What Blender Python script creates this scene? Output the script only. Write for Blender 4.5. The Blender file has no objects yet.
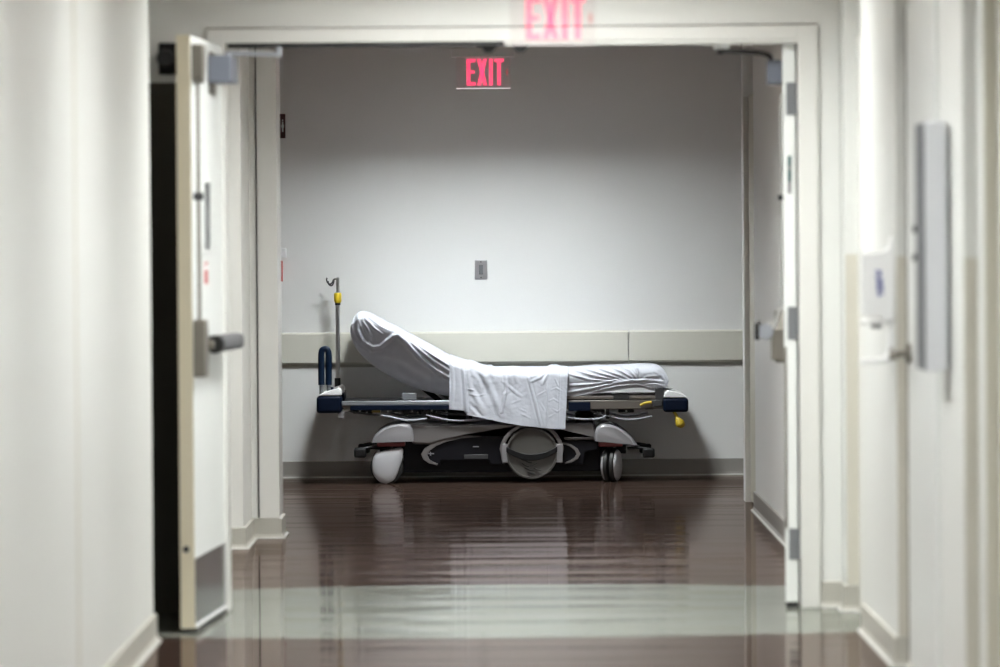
import bpy, bmesh, math, random
from mathutils import Vector, Matrix, noise
random.seed(4)
sc = bpy.context.scene
PI = math.pi

# ------------------------------------------------------------------ camera, exposure
H = 1.39            # camera height
F = 5120.0          # focal length in pixels of a 1000 px wide frame
cam = bpy.data.cameras.new('camera')
cam.sensor_width = 36.0
cam.lens = F * 36 / 1000
cam.clip_start = 0.5
cam.clip_end = 100
cam.dof.use_dof = True
cam.dof.focus_distance = 29.6
cam.dof.aperture_fstop = 3.5
co = bpy.data.objects.new('camera', cam)
sc.collection.objects.link(co)
PITCH = math.atan(91.5 / F)
co.matrix_world = Matrix.Translation((0, 0, H)) @ Matrix.Rotation(PI / 2 - PITCH, 4, 'X') @ Matrix.Rotation(math.radians(-0.42), 4, 'Z')
sc.camera = co
sc.view_settings.view_transform = 'Standard'
sc.view_settings.look = 'None'
sc.view_settings.gamma = 1
sc.view_settings.use_curve_mapping = False
sc.view_settings.exposure = 1.0
w = bpy.data.worlds.new('world'); sc.world = w; w.use_nodes = True
w.node_tree.nodes['Background'].inputs[0].default_value = (0.9, 0.95, 1, 1)
w.node_tree.nodes['Background'].inputs[1].default_value = 0.02

CEIL = 2.6
# recessed ceiling lights: (x centre, y centre, half length x, half width y, strength)
LIGHTS = [
    (-0.12, 28.66, 0.40, 0.28, 68.0),
    (0.20, 22.1, 0.60, 0.30, 33.0),
    (-0.20, 25.2, 0.15, 0.45, 36.0),  # added lamp out of view, brightens the right wall of the passage
    (0.12, 18.17, 0.42, 0.30, 42.0),
    (0.0, 14.9, 0.30, 0.60, 24.0),
    (0.0, 11.5, 0.30, 0.60, 23.0),
    (0.0, 8.0, 0.30, 0.60, 15.0),
    (0.0, 4.0, 0.30, 0.60, 15.0),
    (0.0, 0.0, 0.30, 0.60, 15.0),
]

# ------------------------------------------------------------------ materials
def mat(name, col, rough=0.5, metal=0.0, spec=0.5, noise_amt=0.0, noise_scale=8.0, bump=0.0, bump_scale=60.0, emit=None, estr=0.0, coat=0.0):
    m = bpy.data.materials.new(name); m.use_nodes = True
    nt = m.node_tree; b = nt.nodes['Principled BSDF']
    b.inputs['Base Color'].default_value = (*col, 1)
    b.inputs['Roughness'].default_value = rough
    b.inputs['Metallic'].default_value = metal
    b.inputs['Specular IOR Level'].default_value = spec
    if coat: b.inputs['Coat Weight'].default_value = coat; b.inputs['Coat Roughness'].default_value = 0.15
    tc = nt.nodes.new('ShaderNodeTexCoord')
    if noise_amt:
        n = nt.nodes.new('ShaderNodeTexNoise'); n.inputs['Scale'].default_value = noise_scale; n.inputs['Detail'].default_value = 4
        nt.links.new(tc.outputs['Object'], n.inputs['Vector'])
        mx = nt.nodes.new('ShaderNodeMix'); mx.data_type = 'RGBA'
        mx.inputs[6].default_value = (*[max(0, c * (1 - noise_amt)) for c in col], 1)
        mx.inputs[7].default_value = (*[min(1, c * (1 + noise_amt)) for c in col], 1)
        nt.links.new(n.outputs['Fac'], mx.inputs[0]); nt.links.new(mx.outputs[2], b.inputs['Base Color'])
    if bump:
        n2 = nt.nodes.new('ShaderNodeTexNoise'); n2.inputs['Scale'].default_value = bump_scale; n2.inputs['Detail'].default_value = 3
        nt.links.new(tc.outputs['Object'], n2.inputs['Vector'])
        bp = nt.nodes.new('ShaderNodeBump'); bp.inputs['Strength'].default_value = bump; bp.inputs['Distance'].default_value = 0.002
        nt.links.new(n2.outputs['Fac'], bp.inputs['Height']); nt.links.new(bp.outputs['Normal'], b.inputs['Normal'])
    if emit:
        b.inputs['Emission Color'].default_value = (*emit, 1); b.inputs['Emission Strength'].default_value = estr
    return m

M = {}
M['wall'] = mat('wall_paint', (0.70, 0.71, 0.69), 0.38, noise_amt=0.02, noise_scale=3, bump=0.12, bump_scale=90)
M['wall_far'] = mat('far_wall_paint', (0.79, 0.795, 0.79), 0.45, noise_amt=0.015, noise_scale=4, bump=0.15, bump_scale=120)
M['frame'] = mat('door_frame_enamel', (0.68, 0.68, 0.655), 0.3, noise_amt=0.01)
M['door'] = mat('door_laminate', (0.74, 0.76, 0.75), 0.32, noise_amt=0.01)
M['edge'] = mat('door_edge_laminate', (0.74, 0.68, 0.52), 0.4, noise_amt=0.03)
M['cream'] = mat('cream_laminate', (0.60, 0.58, 0.49), 0.4, noise_amt=0.02)
M['guard'] = mat('beige_vinyl_guard', (0.58, 0.56, 0.49), 0.45, noise_amt=0.02)
M['bumper'] = mat('cream_vinyl_rail', (0.66, 0.65, 0.58), 0.42, noise_amt=0.01)
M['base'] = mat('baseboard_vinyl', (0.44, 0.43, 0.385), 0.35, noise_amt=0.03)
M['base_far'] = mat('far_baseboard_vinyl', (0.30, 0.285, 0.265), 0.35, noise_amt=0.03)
M['lip'] = mat('baseboard_lip', (0.60, 0.60, 0.57), 0.3)
M['ceiling'] = mat('ceiling_tile', (0.62, 0.48, 0.38), 0.9, noise_amt=0.06, noise_scale=60)  # unseen tiles tinted warm so their bounce browns the upper far wall
M['housing'] = mat('light_housing', (0.06, 0.055, 0.05), 0.5)
M['black'] = mat('black_rubber', (0.012, 0.012, 0.012), 0.6)
M['dark'] = mat('dark_plastic', (0.006, 0.006, 0.007), 0.5, spec=0.3, noise_amt=0.2)
M['darkgrey'] = mat('dark_grey_plastic', (0.035, 0.035, 0.038), 0.45)
M['chassis'] = mat('chassis_steel', (0.005, 0.005, 0.008), 0.5, spec=0.2)
M['cover'] = mat('grey_mauve_plastic', (0.14, 0.13, 0.13), 0.3, noise_amt=0.02, coat=0.3)
M['fender'] = mat('pale_grey_plastic', (0.23, 0.222, 0.235), 0.25, coat=0.4)
M['wheel'] = mat('wheel_cover_plastic', (0.45, 0.45, 0.475), 0.35)
M['disc'] = mat('steering_wheel_disc', (0.075, 0.071, 0.066), 0.45, noise_amt=0.05)
M['red'] = mat('dark_red_band', (0.16, 0.02, 0.022), 0.4)
M['navy'] = mat('navy_plastic', (0.001, 0.005, 0.018), 0.5, spec=0.15)
M['navy2'] = mat('navy_grip_foam', (0.001, 0.009, 0.028), 0.4, spec=0.3)
M['white_plastic'] = mat('white_plastic', (0.86, 0.87, 0.88), 0.35)
M['steel'] = mat('brushed_steel', (0.62, 0.62, 0.62), 0.28, 1.0, noise_amt=0.05, noise_scale=40)
M['chrome'] = mat('chrome', (0.8, 0.8, 0.8), 0.12, 1.0)
M['alu'] = mat('satin_aluminium', (0.36, 0.38, 0.42), 0.4, 0.7)
M['closer'] = mat('closer_grey_paint', (0.15, 0.165, 0.205), 0.4, 0.2)
M['bronze'] = mat('dull_nickel', (0.21, 0.195, 0.17), 0.4, 0.6)
M['greysteel'] = mat('grey_steel_paint', (0.17, 0.178, 0.19), 0.45, 0.2)
M['taupe'] = mat('taupe_frame_paint', (0.12, 0.105, 0.092), 0.5)
M['yellow'] = mat('yellow_plastic', (0.75, 0.55, 0.03), 0.4)
M['mustard'] = mat('mustard_plastic', (0.50, 0.36, 0.03), 0.45)
M['brass'] = mat('label_yellow', (0.40, 0.32, 0.10), 0.5)
M['sheet'] = mat('white_cotton', (0.54, 0.56, 0.625), 0.75)
M['mattress'] = mat('mattress_vinyl', (0.10, 0.10, 0.11), 0.5)
M['kick'] = mat('kick_plate_steel', (0.42, 0.42, 0.44), 0.22, 1.0, noise_amt=0.03, noise_scale=6)
M['plate'] = mat('switch_plate_steel', (0.50, 0.50, 0.53), 0.35, 0.8)
M['pad'] = mat('push_pad_grey', (0.075, 0.078, 0.088), 0.45)
M['gap_shade'] = mat('painted_gap_shade', (0.055, 0.051, 0.036), 0.5)  # dark colour stands in for the shade behind the left leaf
M['maroon'] = mat('maroon_plastic', (0.05, 0.008, 0.012), 0.4)
M['alarm'] = mat('alarm_red', (0.45, 0.03, 0.03), 0.4)
M['green'] = mat('label_green', (0.005, 0.07, 0.065), 0.4)
M['paleblue'] = mat('label_pale', (0.62, 0.74, 0.80), 0.4)
M['blue'] = mat('logo_blue', (0.03, 0.05, 0.32), 0.4)
M['boxgrey'] = mat('cabinet_grey', (0.72, 0.74, 0.78), 0.4)
M['boxdark'] = mat('cabinet_front_grey', (0.10, 0.105, 0.12), 0.4, 0.2)
M['glassd'] = mat('lite_glass', (0.10, 0.11, 0.11), 0.1)
M['diff'] = mat('light_diffuser', (0.9, 0.9, 0.9), 0.5)

def emission(name, col, strength):
    m = bpy.data.materials.new(name); m.use_nodes = True; nt = m.node_tree
    nt.nodes.remove(nt.nodes['Principled BSDF'])
    e = nt.nodes.new('ShaderNodeEmission'); e.inputs[0].default_value = (*col, 1); e.inputs[1].default_value = strength
    nt.links.new(e.outputs[0], nt.nodes['Material Output'].inputs[0])
    return m

def acrylic(name, tint, tr, ecol, estr, gloss=0.0):
    """see-through edge-lit plastic: passes tinted light and glows where it is etched"""
    m = bpy.data.materials.new(name); m.use_nodes = True; nt = m.node_tree
    nt.nodes.remove(nt.nodes['Principled BSDF'])
    t = nt.nodes.new('ShaderNodeBsdfTransparent'); t.inputs[0].default_value = (*tint, 1)
    e = nt.nodes.new('ShaderNodeEmission'); e.inputs[0].default_value = (*ecol, 1); e.inputs[1].default_value = estr
    a = nt.nodes.new('ShaderNodeAddShader')
    nt.links.new(t.outputs[0], a.inputs[0]); nt.links.new(e.outputs[0], a.inputs[1])
    out = a.outputs[0]
    if gloss:
        g = nt.nodes.new('ShaderNodeBsdfDiffuse'); g.inputs[0].default_value = (0.8, 0.7, 0.7, 1)
        mx = nt.nodes.new('ShaderNodeMixShader'); mx.inputs[0].default_value = gloss
        nt.links.new(out, mx.inputs[1]); nt.links.new(g.outputs[0], mx.inputs[2]); out = mx.outputs[0]
    nt.links.new(out, nt.nodes['Material Output'].inputs[0])
    return m
M['acrylic'] = acrylic('clear_acrylic', (0.98, 0.975, 0.975), 1, (1, 0.3, 0.35), 0.006, 0.03)
M['exit_red'] = acrylic('edge_lit_red_letters', (0.95, 0.70, 0.75), 1, (0.80, 0.04, 0.12), 0.40)
M['exit_faint'] = acrylic('faint_red_etching', (0.9, 0.8, 0.8), 1, (0.5, 0.03, 0.05), 0.12)

M['edge_glow'] = acrylic('bright_acrylic_edge', (0.6, 0.6, 0.6), 1, (0.85, 0.75, 0.76), 0.28)

def floor_material():
    m = bpy.data.materials.new('polished_floor'); m.use_nodes = True; nt = m.node_tree; L = nt.links
    b = nt.nodes['Principled BSDF']
    tc = nt.nodes.new('ShaderNodeTexCoord'); sx = nt.nodes.new('ShaderNodeSeparateXYZ'); L.new(tc.outputs['Object'], sx.inputs[0])
    def math_(op, a, b_=None, c=None):
        n = nt.nodes.new('ShaderNodeMath'); n.operation = op
        for i, v in enumerate((a, b_, c)):
            if v is None: continue
            if isinstance(v, (int, float)): n.inputs[i].default_value = v
            else: L.new(v, n.inputs[i])
        return n.outputs[0]
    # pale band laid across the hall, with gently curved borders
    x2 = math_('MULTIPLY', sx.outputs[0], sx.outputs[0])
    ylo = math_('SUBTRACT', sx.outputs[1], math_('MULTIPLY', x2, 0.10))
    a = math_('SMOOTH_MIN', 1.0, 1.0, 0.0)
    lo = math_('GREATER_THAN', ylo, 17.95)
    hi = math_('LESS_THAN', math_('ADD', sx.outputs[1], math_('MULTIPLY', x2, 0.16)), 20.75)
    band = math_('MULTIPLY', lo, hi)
    nz = nt.nodes.new('ShaderNodeTexNoise'); nz.inputs['Scale'].default_value = 90; nz.inputs['Detail'].default_value = 5
    L.new(tc.outputs['Object'], nz.inputs['Vector'])
    nz2 = nt.nodes.new('ShaderNodeTexNoise'); nz2.inputs['Scale'].default_value = 1.2; nz2.inputs['Detail'].default_value = 4
    L.new(tc.outputs['Object'], nz2.inputs['Vector'])
    def mix(f, c1, c2):
        n = nt.nodes.new('ShaderNodeMix'); n.data_type = 'RGBA'
        if isinstance(f, float): n.inputs[0].default_value = f
        else: L.new(f, n.inputs[0])
        for i, c in ((6, c1), (7, c2)):
            if isinstance(c, tuple): n.inputs[i].default_value = (*c, 1)
            else: L.new(c, n.inputs[i])
        return n.outputs[2]
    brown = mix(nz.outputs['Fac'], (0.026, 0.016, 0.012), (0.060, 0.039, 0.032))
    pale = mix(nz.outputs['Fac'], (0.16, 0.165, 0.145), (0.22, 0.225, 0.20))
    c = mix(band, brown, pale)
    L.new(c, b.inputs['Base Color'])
    r = math_('ADD', math_('MULTIPLY', nz2.outputs['Fac'], 0.04), 0.03)
    L.new(r, b.inputs['Roughness'])
    b.inputs['Specular IOR Level'].default_value = 0.0
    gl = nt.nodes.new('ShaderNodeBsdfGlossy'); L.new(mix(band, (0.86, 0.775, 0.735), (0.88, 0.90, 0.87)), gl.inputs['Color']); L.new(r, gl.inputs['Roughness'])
    frn = nt.nodes.new('ShaderNodeFresnel'); frn.inputs['IOR'].default_value = 1.38
    wax = nt.nodes.new('ShaderNodeMixShader'); L.new(math_('MULTIPLY', frn.outputs[0], 0.66), wax.inputs[0])
    L.new(b.outputs[0], wax.inputs[1]); L.new(gl.outputs[0], wax.inputs[2]); L.new(wax.outputs[0], nt.nodes['Material Output'].inputs[0])
    # the faint waviness of a buffed floor
    mp = nt.nodes.new('ShaderNodeMapping'); mp.inputs['Scale'].default_value = (0.22, 3.2, 1)
    L.new(tc.outputs['Object'], mp.inputs['Vector'])
    n3 = nt.nodes.new('ShaderNodeTexNoise'); n3.inputs['Scale'].default_value = 1.0; n3.inputs['Detail'].default_value = 4; n3.inputs['Distortion'].default_value = 0.6
    L.new(mp.outputs[0], n3.inputs['Vector'])
    bp = nt.nodes.new('ShaderNodeBump'); bp.inputs['Strength'].default_value = 0.5; bp.inputs['Distance'].default_value = 0.013
    L.new(n3.outputs['Fac'], bp.inputs['Height']); L.new(bp.outputs['Normal'], b.inputs['Normal']); L.new(bp.outputs['Normal'], gl.inputs['Normal'])
    return m
M['floor'] = floor_material()

# ------------------------------------------------------------------ helpers
COL = sc.collection
def obj(name, bm, material, parent=None, smooth=False, bevel=0.0, segs=2, recalc=True):
    me = bpy.data.meshes.new(name)
    if recalc: bmesh.ops.recalc_face_normals(bm, faces=bm.faces)
    bm.to_mesh(me); bm.free()
    me.materials.append(material)
    o = bpy.data.objects.new(name, me); COL.objects.link(o)
    if smooth:
        for p in me.polygons: p.use_smooth = True
        me.set_sharp_from_angle(angle=math.radians(40))
    if bevel:
        md = o.modifiers.new('bevel', 'BEVEL'); md.width = bevel; md.segments = segs; md.limit_method = 'ANGLE'; md.angle_limit = math.radians(35)
        md.harden_normals = False
        for p in me.polygons: p.use_smooth = True
        me.set_sharp_from_angle(angle=math.radians(35)) if not smooth else None
    if parent: o.parent = parent
    return o
def tag(o, label=None, cat=None, group=None, kind=None):
    if label: o['label'] = label
    if cat: o['category'] = cat
    if group: o['group'] = group
    if kind: o['kind'] = kind
    return o
def thing(name, label, cat, loc=(0, 0, 0), rz=0.0, group=None):
    o = bpy.data.objects.new(name, None); COL.objects.link(o); o.location = loc; o.rotation_euler = (0, 0, rz)
    o.empty_display_size = 0.1
    return tag(o, label, cat, group)
def struct(name, bm, m, label=None, parent=None, **k):
    o = obj(name, bm, m, parent, **k)
    o['kind'] = 'structure'
    if label: o['label'] = label
    return o
def box(bm, x0, x1, y0, y1, z0, z1):
    vs = [bm.verts.new(p) for p in ((x0,y0,z0),(x1,y0,z0),(x1,y1,z0),(x0,y1,z0),(x0,y0,z1),(x1,y0,z1),(x1,y1,z1),(x0,y1,z1))]
    for f in ((0,3,2,1),(4,5,6,7),(0,1,5,4),(1,2,6,5),(2,3,7,6),(3,0,4,7)): bm.faces.new([vs[i] for i in f])
    return bm
def B(*boxes):
    bm = bmesh.new()
    for b in boxes: box(bm, *b)
    return bm
def tube(bm, pts, r, seg=12, caps=True):
    pts = [Vector(p) for p in pts]; rr = r if isinstance(r, (list, tuple)) else [r] * len(pts)
    rings = []; prev = None
    for i, p in enumerate(pts):
        t = (pts[min(i+1, len(pts)-1)] - pts[max(i-1, 0)]).normalized()
        if prev is None:
            ref = Vector((0, 0, 1)) if abs(t.z) < 0.9 else Vector((1, 0, 0))
            n = t.cross(ref).normalized()
        else:
            n = (prev - t * prev.dot(t)).normalized()
        prev = n; b = t.cross(n)
        rings.append([bm.verts.new(p + (n * math.cos(a) + b * math.sin(a)) * rr[i]) for a in [2*PI*k/seg for k in range(seg)]])
    for a, c in zip(rings, rings[1:]):
        for k in range(seg): bm.faces.new((a[k], a[(k+1) % seg], c[(k+1) % seg], c[k]))
    if caps: bm.faces.new(rings[0]); bm.faces.new(rings[-1])
    return bm
def T(pts, r, seg=12): return tube(bmesh.new(), pts, r, seg)
def smooth_path(pts, n=6):
    """Catmull-Rom through pts"""
    P = [Vector(p) for p in pts]; P = [P[0]*2 - P[1]] + P + [P[-1]*2 - P[-2]]; out = []
    for i in range(1, len(P)-2):
        a, b, c, d = P[i-1:i+3]
        for k in range(n):
            t = k / n
            out.append(0.5*((2*b) + (c-a)*t + (2*a-5*b+4*c-d)*t*t + (-a+3*b-3*c+d)*t**3))
    out.append(P[-2]); return out
def prism(bm, outline, y0, y1):
    """outline in (x, z), extruded along y"""
    a = [bm.verts.new((x, y0, z)) for x, z in outline]; b = [bm.verts.new((x, y1, z)) for x, z in outline]
    n = len(outline); bm.faces.new(a); bm.faces.new(b[::-1])
    for i in range(n): bm.faces.new((a[i], b[i], b[(i+1) % n], a[(i+1) % n]))
    return bm
def lathe(bm, prof, c, axis='y', seg=40):
    """prof: (radius, offset along axis)"""
    rings = []
    for r, h in prof:
        ring = []
        for k in range(seg):
            a = 2*PI*k/seg; u, v = r*math.cos(a), r*math.sin(a)
            p = (c[0]+u, c[1]+h, c[2]+v) if axis == 'y' else (c[0]+u, c[1]+v, c[2]+h)
            ring.append(bm.verts.new(p))
        rings.append(ring)
    for a, b in zip(rings, rings[1:]):
        for k in range(seg): bm.faces.new((a[k], a[(k+1) % seg], b[(k+1) % seg], b[k]))
    bm.faces.new(rings[0]); bm.faces.new(rings[-1]); return bm
def copy_tree(o, parent=None):
    c = o.copy(); COL.objects.link(c)
    if parent: c.parent = parent
    for ch in list(o.children): copy_tree(ch, c)
    return c

# ------------------------------------------------------------------ floor, ceiling
fl = B((-4.5, 4.5, -3.0, 30.4, -0.1, 0.0))
struct('floor', fl, M['floor'], 'polished brown floor with a pale grey band across the hall')
# ceiling with openings for the recessed lights
xs = sorted({-4.5, 4.5} | {l[0]-l[2] for l in LIGHTS} | {l[0]+l[2] for l in LIGHTS})
ys = sorted({-3.0, 30.5} | {l[1]-l[3] for l in LIGHTS} | {l[1]+l[3] for l in LIGHTS})
bm = bmesh.new()
for x0, x1 in zip(xs, xs[1:]):
    for y0, y1 in zip(ys, ys[1:]):
        cx, cy = (x0+x1)/2, (y0+y1)/2
        if any(abs(cx-l[0]) < l[2] and abs(cy-l[1]) < l[3] for l in LIGHTS): continue
        box(bm, x0, x1, y0, y1, CEIL, CEIL+0.02)
struct('ceiling', bm, M['ceiling'], 'ceiling of the hallway tinted warm to colour the light it bounces')
where = ['over the wheeled stretcher', 'just beyond the double doors', 'added midway between the double doors and the stretcher to brighten the right wall', 'in front of the door header', 'nearest the glowing sign on the camera side',
         'third back from the doors', 'fourth back from the doors', 'fifth back from the doors', 'farthest back from the doors']
for i, (x, y, hx, hy, s) in enumerate(LIGHTS):
    t = thing('ceiling_light', 'recessed ceiling light panel ' + where[i], 'ceiling light', (x, y, CEIL), group='recessed ceiling lights')
    d = (0.275, 0.22, 0.22)[i] if i < 3 else 0.17
    obj('housing', B((-hx, hx, -hy, -hy+0.008, 0, d), (-hx, hx, hy-0.008, hy, 0, d), (-hx, -hx+0.008, -hy+0.008, hy-0.008, 0, d), (hx-0.008, hx, -hy+0.008, hy-0.008, 0, d), (-hx, hx, -hy, hy, d, d+0.01)), M['housing'], t)
    obj('diffuser', B((-hx+0.03, hx-0.03, -hy+0.03, hy-0.03, d-0.02, d-0.005)), emission('lamp_%d' % i, (0.985, 1.0, 0.975) if i else (0.95, 1.0, 1.0), s), t)

# ------------------------------------------------------------------ walls from plan outlines
def wall_from_line(name, pts, material, label, thick=0.10, z0=0.0, z1=CEIL, side=1):
    """pts: plan polyline; solid lies on the given side of it (closed plan polygon given directly)"""
    bm = bmesh.new()
    a = [bm.verts.new((x, y, z0)) for x, y in pts]; b = [bm.verts.new((x, y, z1)) for x, y in pts]
    n = len(pts)
    for i in range(n): bm.faces.new((a[i], a[(i+1) % n], b[(i+1) % n], b[i]))
    return struct(name, bm, material, label)
def baseboard(name, pts, out, label, material=None, h=0.10):
    """pts: plan polyline along the wall face; out = +1 if the room lies left of the walking direction"""
    material = material or M['base']
    t = 0.012
    def off(d):
        r = []
        for i, p in enumerate(pts):
            p = Vector(p); ns = []
            for a, b in ((i-1, i), (i, i+1)):
                if a < 0 or b >= len(pts): continue
                e = (Vector(pts[b]) - Vector(pts[a])).normalized(); ns.append(Vector((-e.y, e.x)) * out)
            if len(ns) == 1: r.append(p + ns[0]*d)
            else:
                m = ns[0] + ns[1]; r.append(p + m * (d / (m.dot(ns[0]) or 1)))
        return r
    def band(prof):
        bm = bmesh.new(); rings = []
        for d, z in prof: rings.append([bm.verts.new((v.x, v.y, z)) for v in off(d)])
        for a, b in zip(rings, rings[1:]):
            for k in range(len(pts)-1): bm.faces.new((a[k], a[k+1], b[k+1], b[k]))
        for k in (0, len(pts)-1):
            bm.faces.new([r[k] for r in rings])
        return bm
    o = struct(name, band([(0.0005, h), (t, h-0.003), (t, 0.022), (t+0.006, 0.010), (t+0.006, 0.0002), (0.0005, 0.0002)]), material, label)
    l = obj('lip', band([(t+0.0065, 0.010), (t+0.014, 0.007), (t+0.015, 0.0006), (t+0.0065, 0.0006)]), M['lip'], o)
    return o

YD = 19.33    # near face of the doorway wall
YB = 30.30    # far wall
R = [(1.41, -3.0), (1.41, 14.46), (1.37, 14.46), (1.37, 14.67), (1.33, 14.67), (1.33, 16.60), (1.286, 16.60), (1.286, 18.15),
     (1.345, 18.15), (1.345, 19.10), (1.29, 19.10), (1.29, YD)]
wall_from_line('wall_right', R + [(1.29, YD+0.16), (1.6, YD+0.16), (1.6, -3.0)], M['wall'], 'near right hallway wall, stepped beside its doors')
Lp = [(-1.22, -3.0), (-1.22, 14.70), (-1.225, 14.70), (-1.225, 14.78), (-1.22, 14.78), (-1.22, 17.90), (-1.45, 17.90), (-1.45, YD)]
wall_from_line('wall_left', Lp + [(-1.45, YD+0.16), (-1.7, YD+0.16), (-1.7, -3.0)], M['wall'], 'near left hallway wall')
# doorway wall with its opening
struct('wall_doorway', B((-1.448, -1.10, YD, YD+0.16, 0, CEIL), (1.205, 1.288, YD, YD+0.16, 0, CEIL), (-1.10, 1.205, YD, YD+0.16, 2.205, CEIL)), M['wall'], 'wall around the double doors')
fr = B((1.130, 1.2045, YD-0.018, YD+0.175, 0, 2.2), (-1.0995, -1.030, YD-0.018, YD+0.175, 0, 2.2), (-1.030, 1.130, YD-0.018, YD+0.175, 2.146, 2.2))
fo = struct('trim_1', fr, M['frame'], 'painted steel frame around the double doors', bevel=0.003)
struct('stop', B((0.025, 1.13, YD-0.012, YD+0.10, 2.132, 2.1455)), M['frame'], None, fo, bevel=0.002)
g = obj('gasket', B((-1.02, 0.022, YD-0.016, YD+0.05, 2.129, 2.1455)), M['black'], fo); g['label'] = 'black rubber gasket'
for px in (-0.035, 0.085):
    bm = prism(bmesh.new(), [(px-0.035, 2.1315), (px+0.035, 2.1315), (px+0.012, 2.105), (px-0.012, 2.105)], YD+0.02, YD+0.06)
    s = obj('latch_strike', bm, M['black'], fo); s['label'] = 'black latch strike'
# passage beyond
Rf = [(1.308, YD+0.162), (1.308, 26.30), (1.36, 26.30), (1.36, 27.20), (1.298, 27.20), (1.298, 27.38), (4.4, 27.38)]
wall_from_line('wall_passage_right', Rf + [(4.4, YD+0.162)], M['wall_far'], 'right wall of the passage beyond the doors')
Lf = [(-1.25, YD+0.162), (-1.25, 23.30), (-1.175, 23.30), (-1.175, 24.10), (-1.045, 24.10), (-1.045, 24.50), (-4.4, 24.50)]
wall_from_line('wall_passage_left', Lf + [(-4.4, YD+0.162)], M['frame'], 'left wall of the passage beyond the doors with a squared column')
struct('trim_2', B((-1.1445, -1.1385, 24.093, 24.0995, 0.10, CEIL-0.01)), M['black'], 'thin dark joint running up the left column')
struct('wall_back', B((-4.5, 4.5, YB, YB+0.12, 0, CEIL)), M['wall_far'], 'plain white wall behind the stretcher')
struct('wall_end_left', B((-4.5, -4.4, 24.5, YB, 0, CEIL)), M['wall_far'])
struct('wall_end_right', B((4.4, 4.5, 27.38, YB, 0, CEIL)), M['wall_far'])
struct('wall_rear', B((-1.7, 1.7, -3.1, -3.0, 0, CEIL)), M['wall'])

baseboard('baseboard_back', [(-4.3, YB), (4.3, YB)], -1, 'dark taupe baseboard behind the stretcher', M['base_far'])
baseboard('baseboard_left', [(-1.22, -2.9), (-1.22, 17.90), (-1.44, 17.90)], -1, 'pale baseboard along the near left wall')
baseboard('baseboard_passage_left', [(-1.25, YD+0.2), (-1.25, 23.30), (-1.175, 23.30), (-1.175, 24.10), (-1.045, 24.10), (-1.045, 24.50), (-4.3, 24.50)], -1, 'baseboard wrapping the left column')
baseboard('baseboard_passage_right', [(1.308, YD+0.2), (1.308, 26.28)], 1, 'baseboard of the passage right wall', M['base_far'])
baseboard('baseboard_right', [(1.33, 15.6), (1.33, 16.60), (1.286, 16.60), (1.286, 18.15)], 1, 'baseboard along the right wall below the hand gel dispenser')
baseboard('baseboard_doorway', [(1.345, 19.02), (1.345, 19.10), (1.29, 19.10), (1.29, YD), (1.206, YD)], 1, 'baseboard beside the right door frame')

# wall protection rail on the far wall
hb = bmesh.new()
def prof_rail(bm, x0, x1):
    z0, z1 = 0.672, 0.862
    pr = [(0, z0), (-0.020, z0), (-0.030, z0+0.012), (-0.030, z1-0.010), (-0.022, z1), (0, z1)]
    a = [bm.verts.new((x0, YB+d, z)) for d, z in pr]; b = [bm.verts.new((x1, YB+d, z)) for d, z in pr]
    bm.faces.new(a); bm.faces.new(b[::-1])
    for i in range(len(pr)): bm.faces.new((a[i], a[(i+1) % 6], b[(i+1) % 6], b[i]))
prof_rail(hb, -4.3, 0.757); prof_rail(hb, 0.761, 4.3)
rail = obj('wall_bumper_rail', hb, M['bumper']); tag(rail, 'long cream bumper rail fixed along the wall behind the stretcher', 'wall rail')
obj('lower_channel', B((-4.3, 4.3, YB-0.006, YB-0.0005, 0.655, 0.6715)), M['base'], rail)

# corner guards on the stepped right wall
for n_, (x0, x1, y, lab) in enumerate(((1.2905, 1.3445, 19.10, 'beige guard strip on the narrow corner beside the door frame'),
                                (1.2865, 1.3295, 16.60, 'beige guard strip on the corner beside the door lever'),
                                (1.3305, 1.3695, 14.67, 'beige guard strip at the far right edge of the photo'))):
    struct('trim_%d' % (3+n_), B((x0, x1, y-0.003, y-0.0005, 0.102, 1.335)), M['guard'], lab)
struct('trim_6', B((1.3705, 1.4095, 14.457, 14.4595, 0.0, CEIL-0.01)), M['cream'], 'beige door frame edge cut off by the right side of the photo')
# frame strips of the recessed door beside the frame
struct('trim_7', B((1.330, 1.3445, 18.20, 19.02, 0.0, 2.14), ), M['frame'], 'closed door in the shallow recess right of the frame')

# passage right door
d = struct('door_1', B((1.325, 1.3595, 26.33, 27.17, 0.01, 2.15)), M['cream'], 'cream door set into the passage right wall')
struct('frame', B((1.2985, 1.3595, 27.175, 27.198, 0, 2.15)), M['frame'], None, d)
struct('trim_8', B((-1.2205, -1.219, 14.70, 14.78, 0.10, CEIL-0.01)), M['guard'], 'vertical joint strip on the near left wall')

# ------------------------------------------------------------------ right wall door with lever
d = struct('door_2', B((1.318, 1.3295, 15.47, 16.55, 0.012, 2.14)), M['door'], 'white door on the near right wall with a metal lever')
s = obj('gap', B((1.3165, 1.3295, 16.553, 16.583, 0.012, 2.14)), M['taupe'], d)
lv = bmesh.new()
tube(lv, [(1.3165, 16.42, 1.022), (1.300, 16.42, 1.022)], 0.032, 20)
tube(lv, [(1.300, 16.42, 1.022), (1.262, 16.42, 1.022)], 0.011, 14)
tube(lv, smooth_path([(1.262, 16.43, 1.022), (1.258, 16.40, 1.022), (1.258, 16.36, 1.022), (1.262, 16.29, 1.018)]), 0.011, 12)
tube(lv, [(1.262, 16.42, 1.022), (1.25, 16.42, 1.022)], 0.02, 14)
h = obj('door_handle', lv, M['bronze'], d, smooth=True); h['label'] = 'satin steel lever handle'

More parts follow.
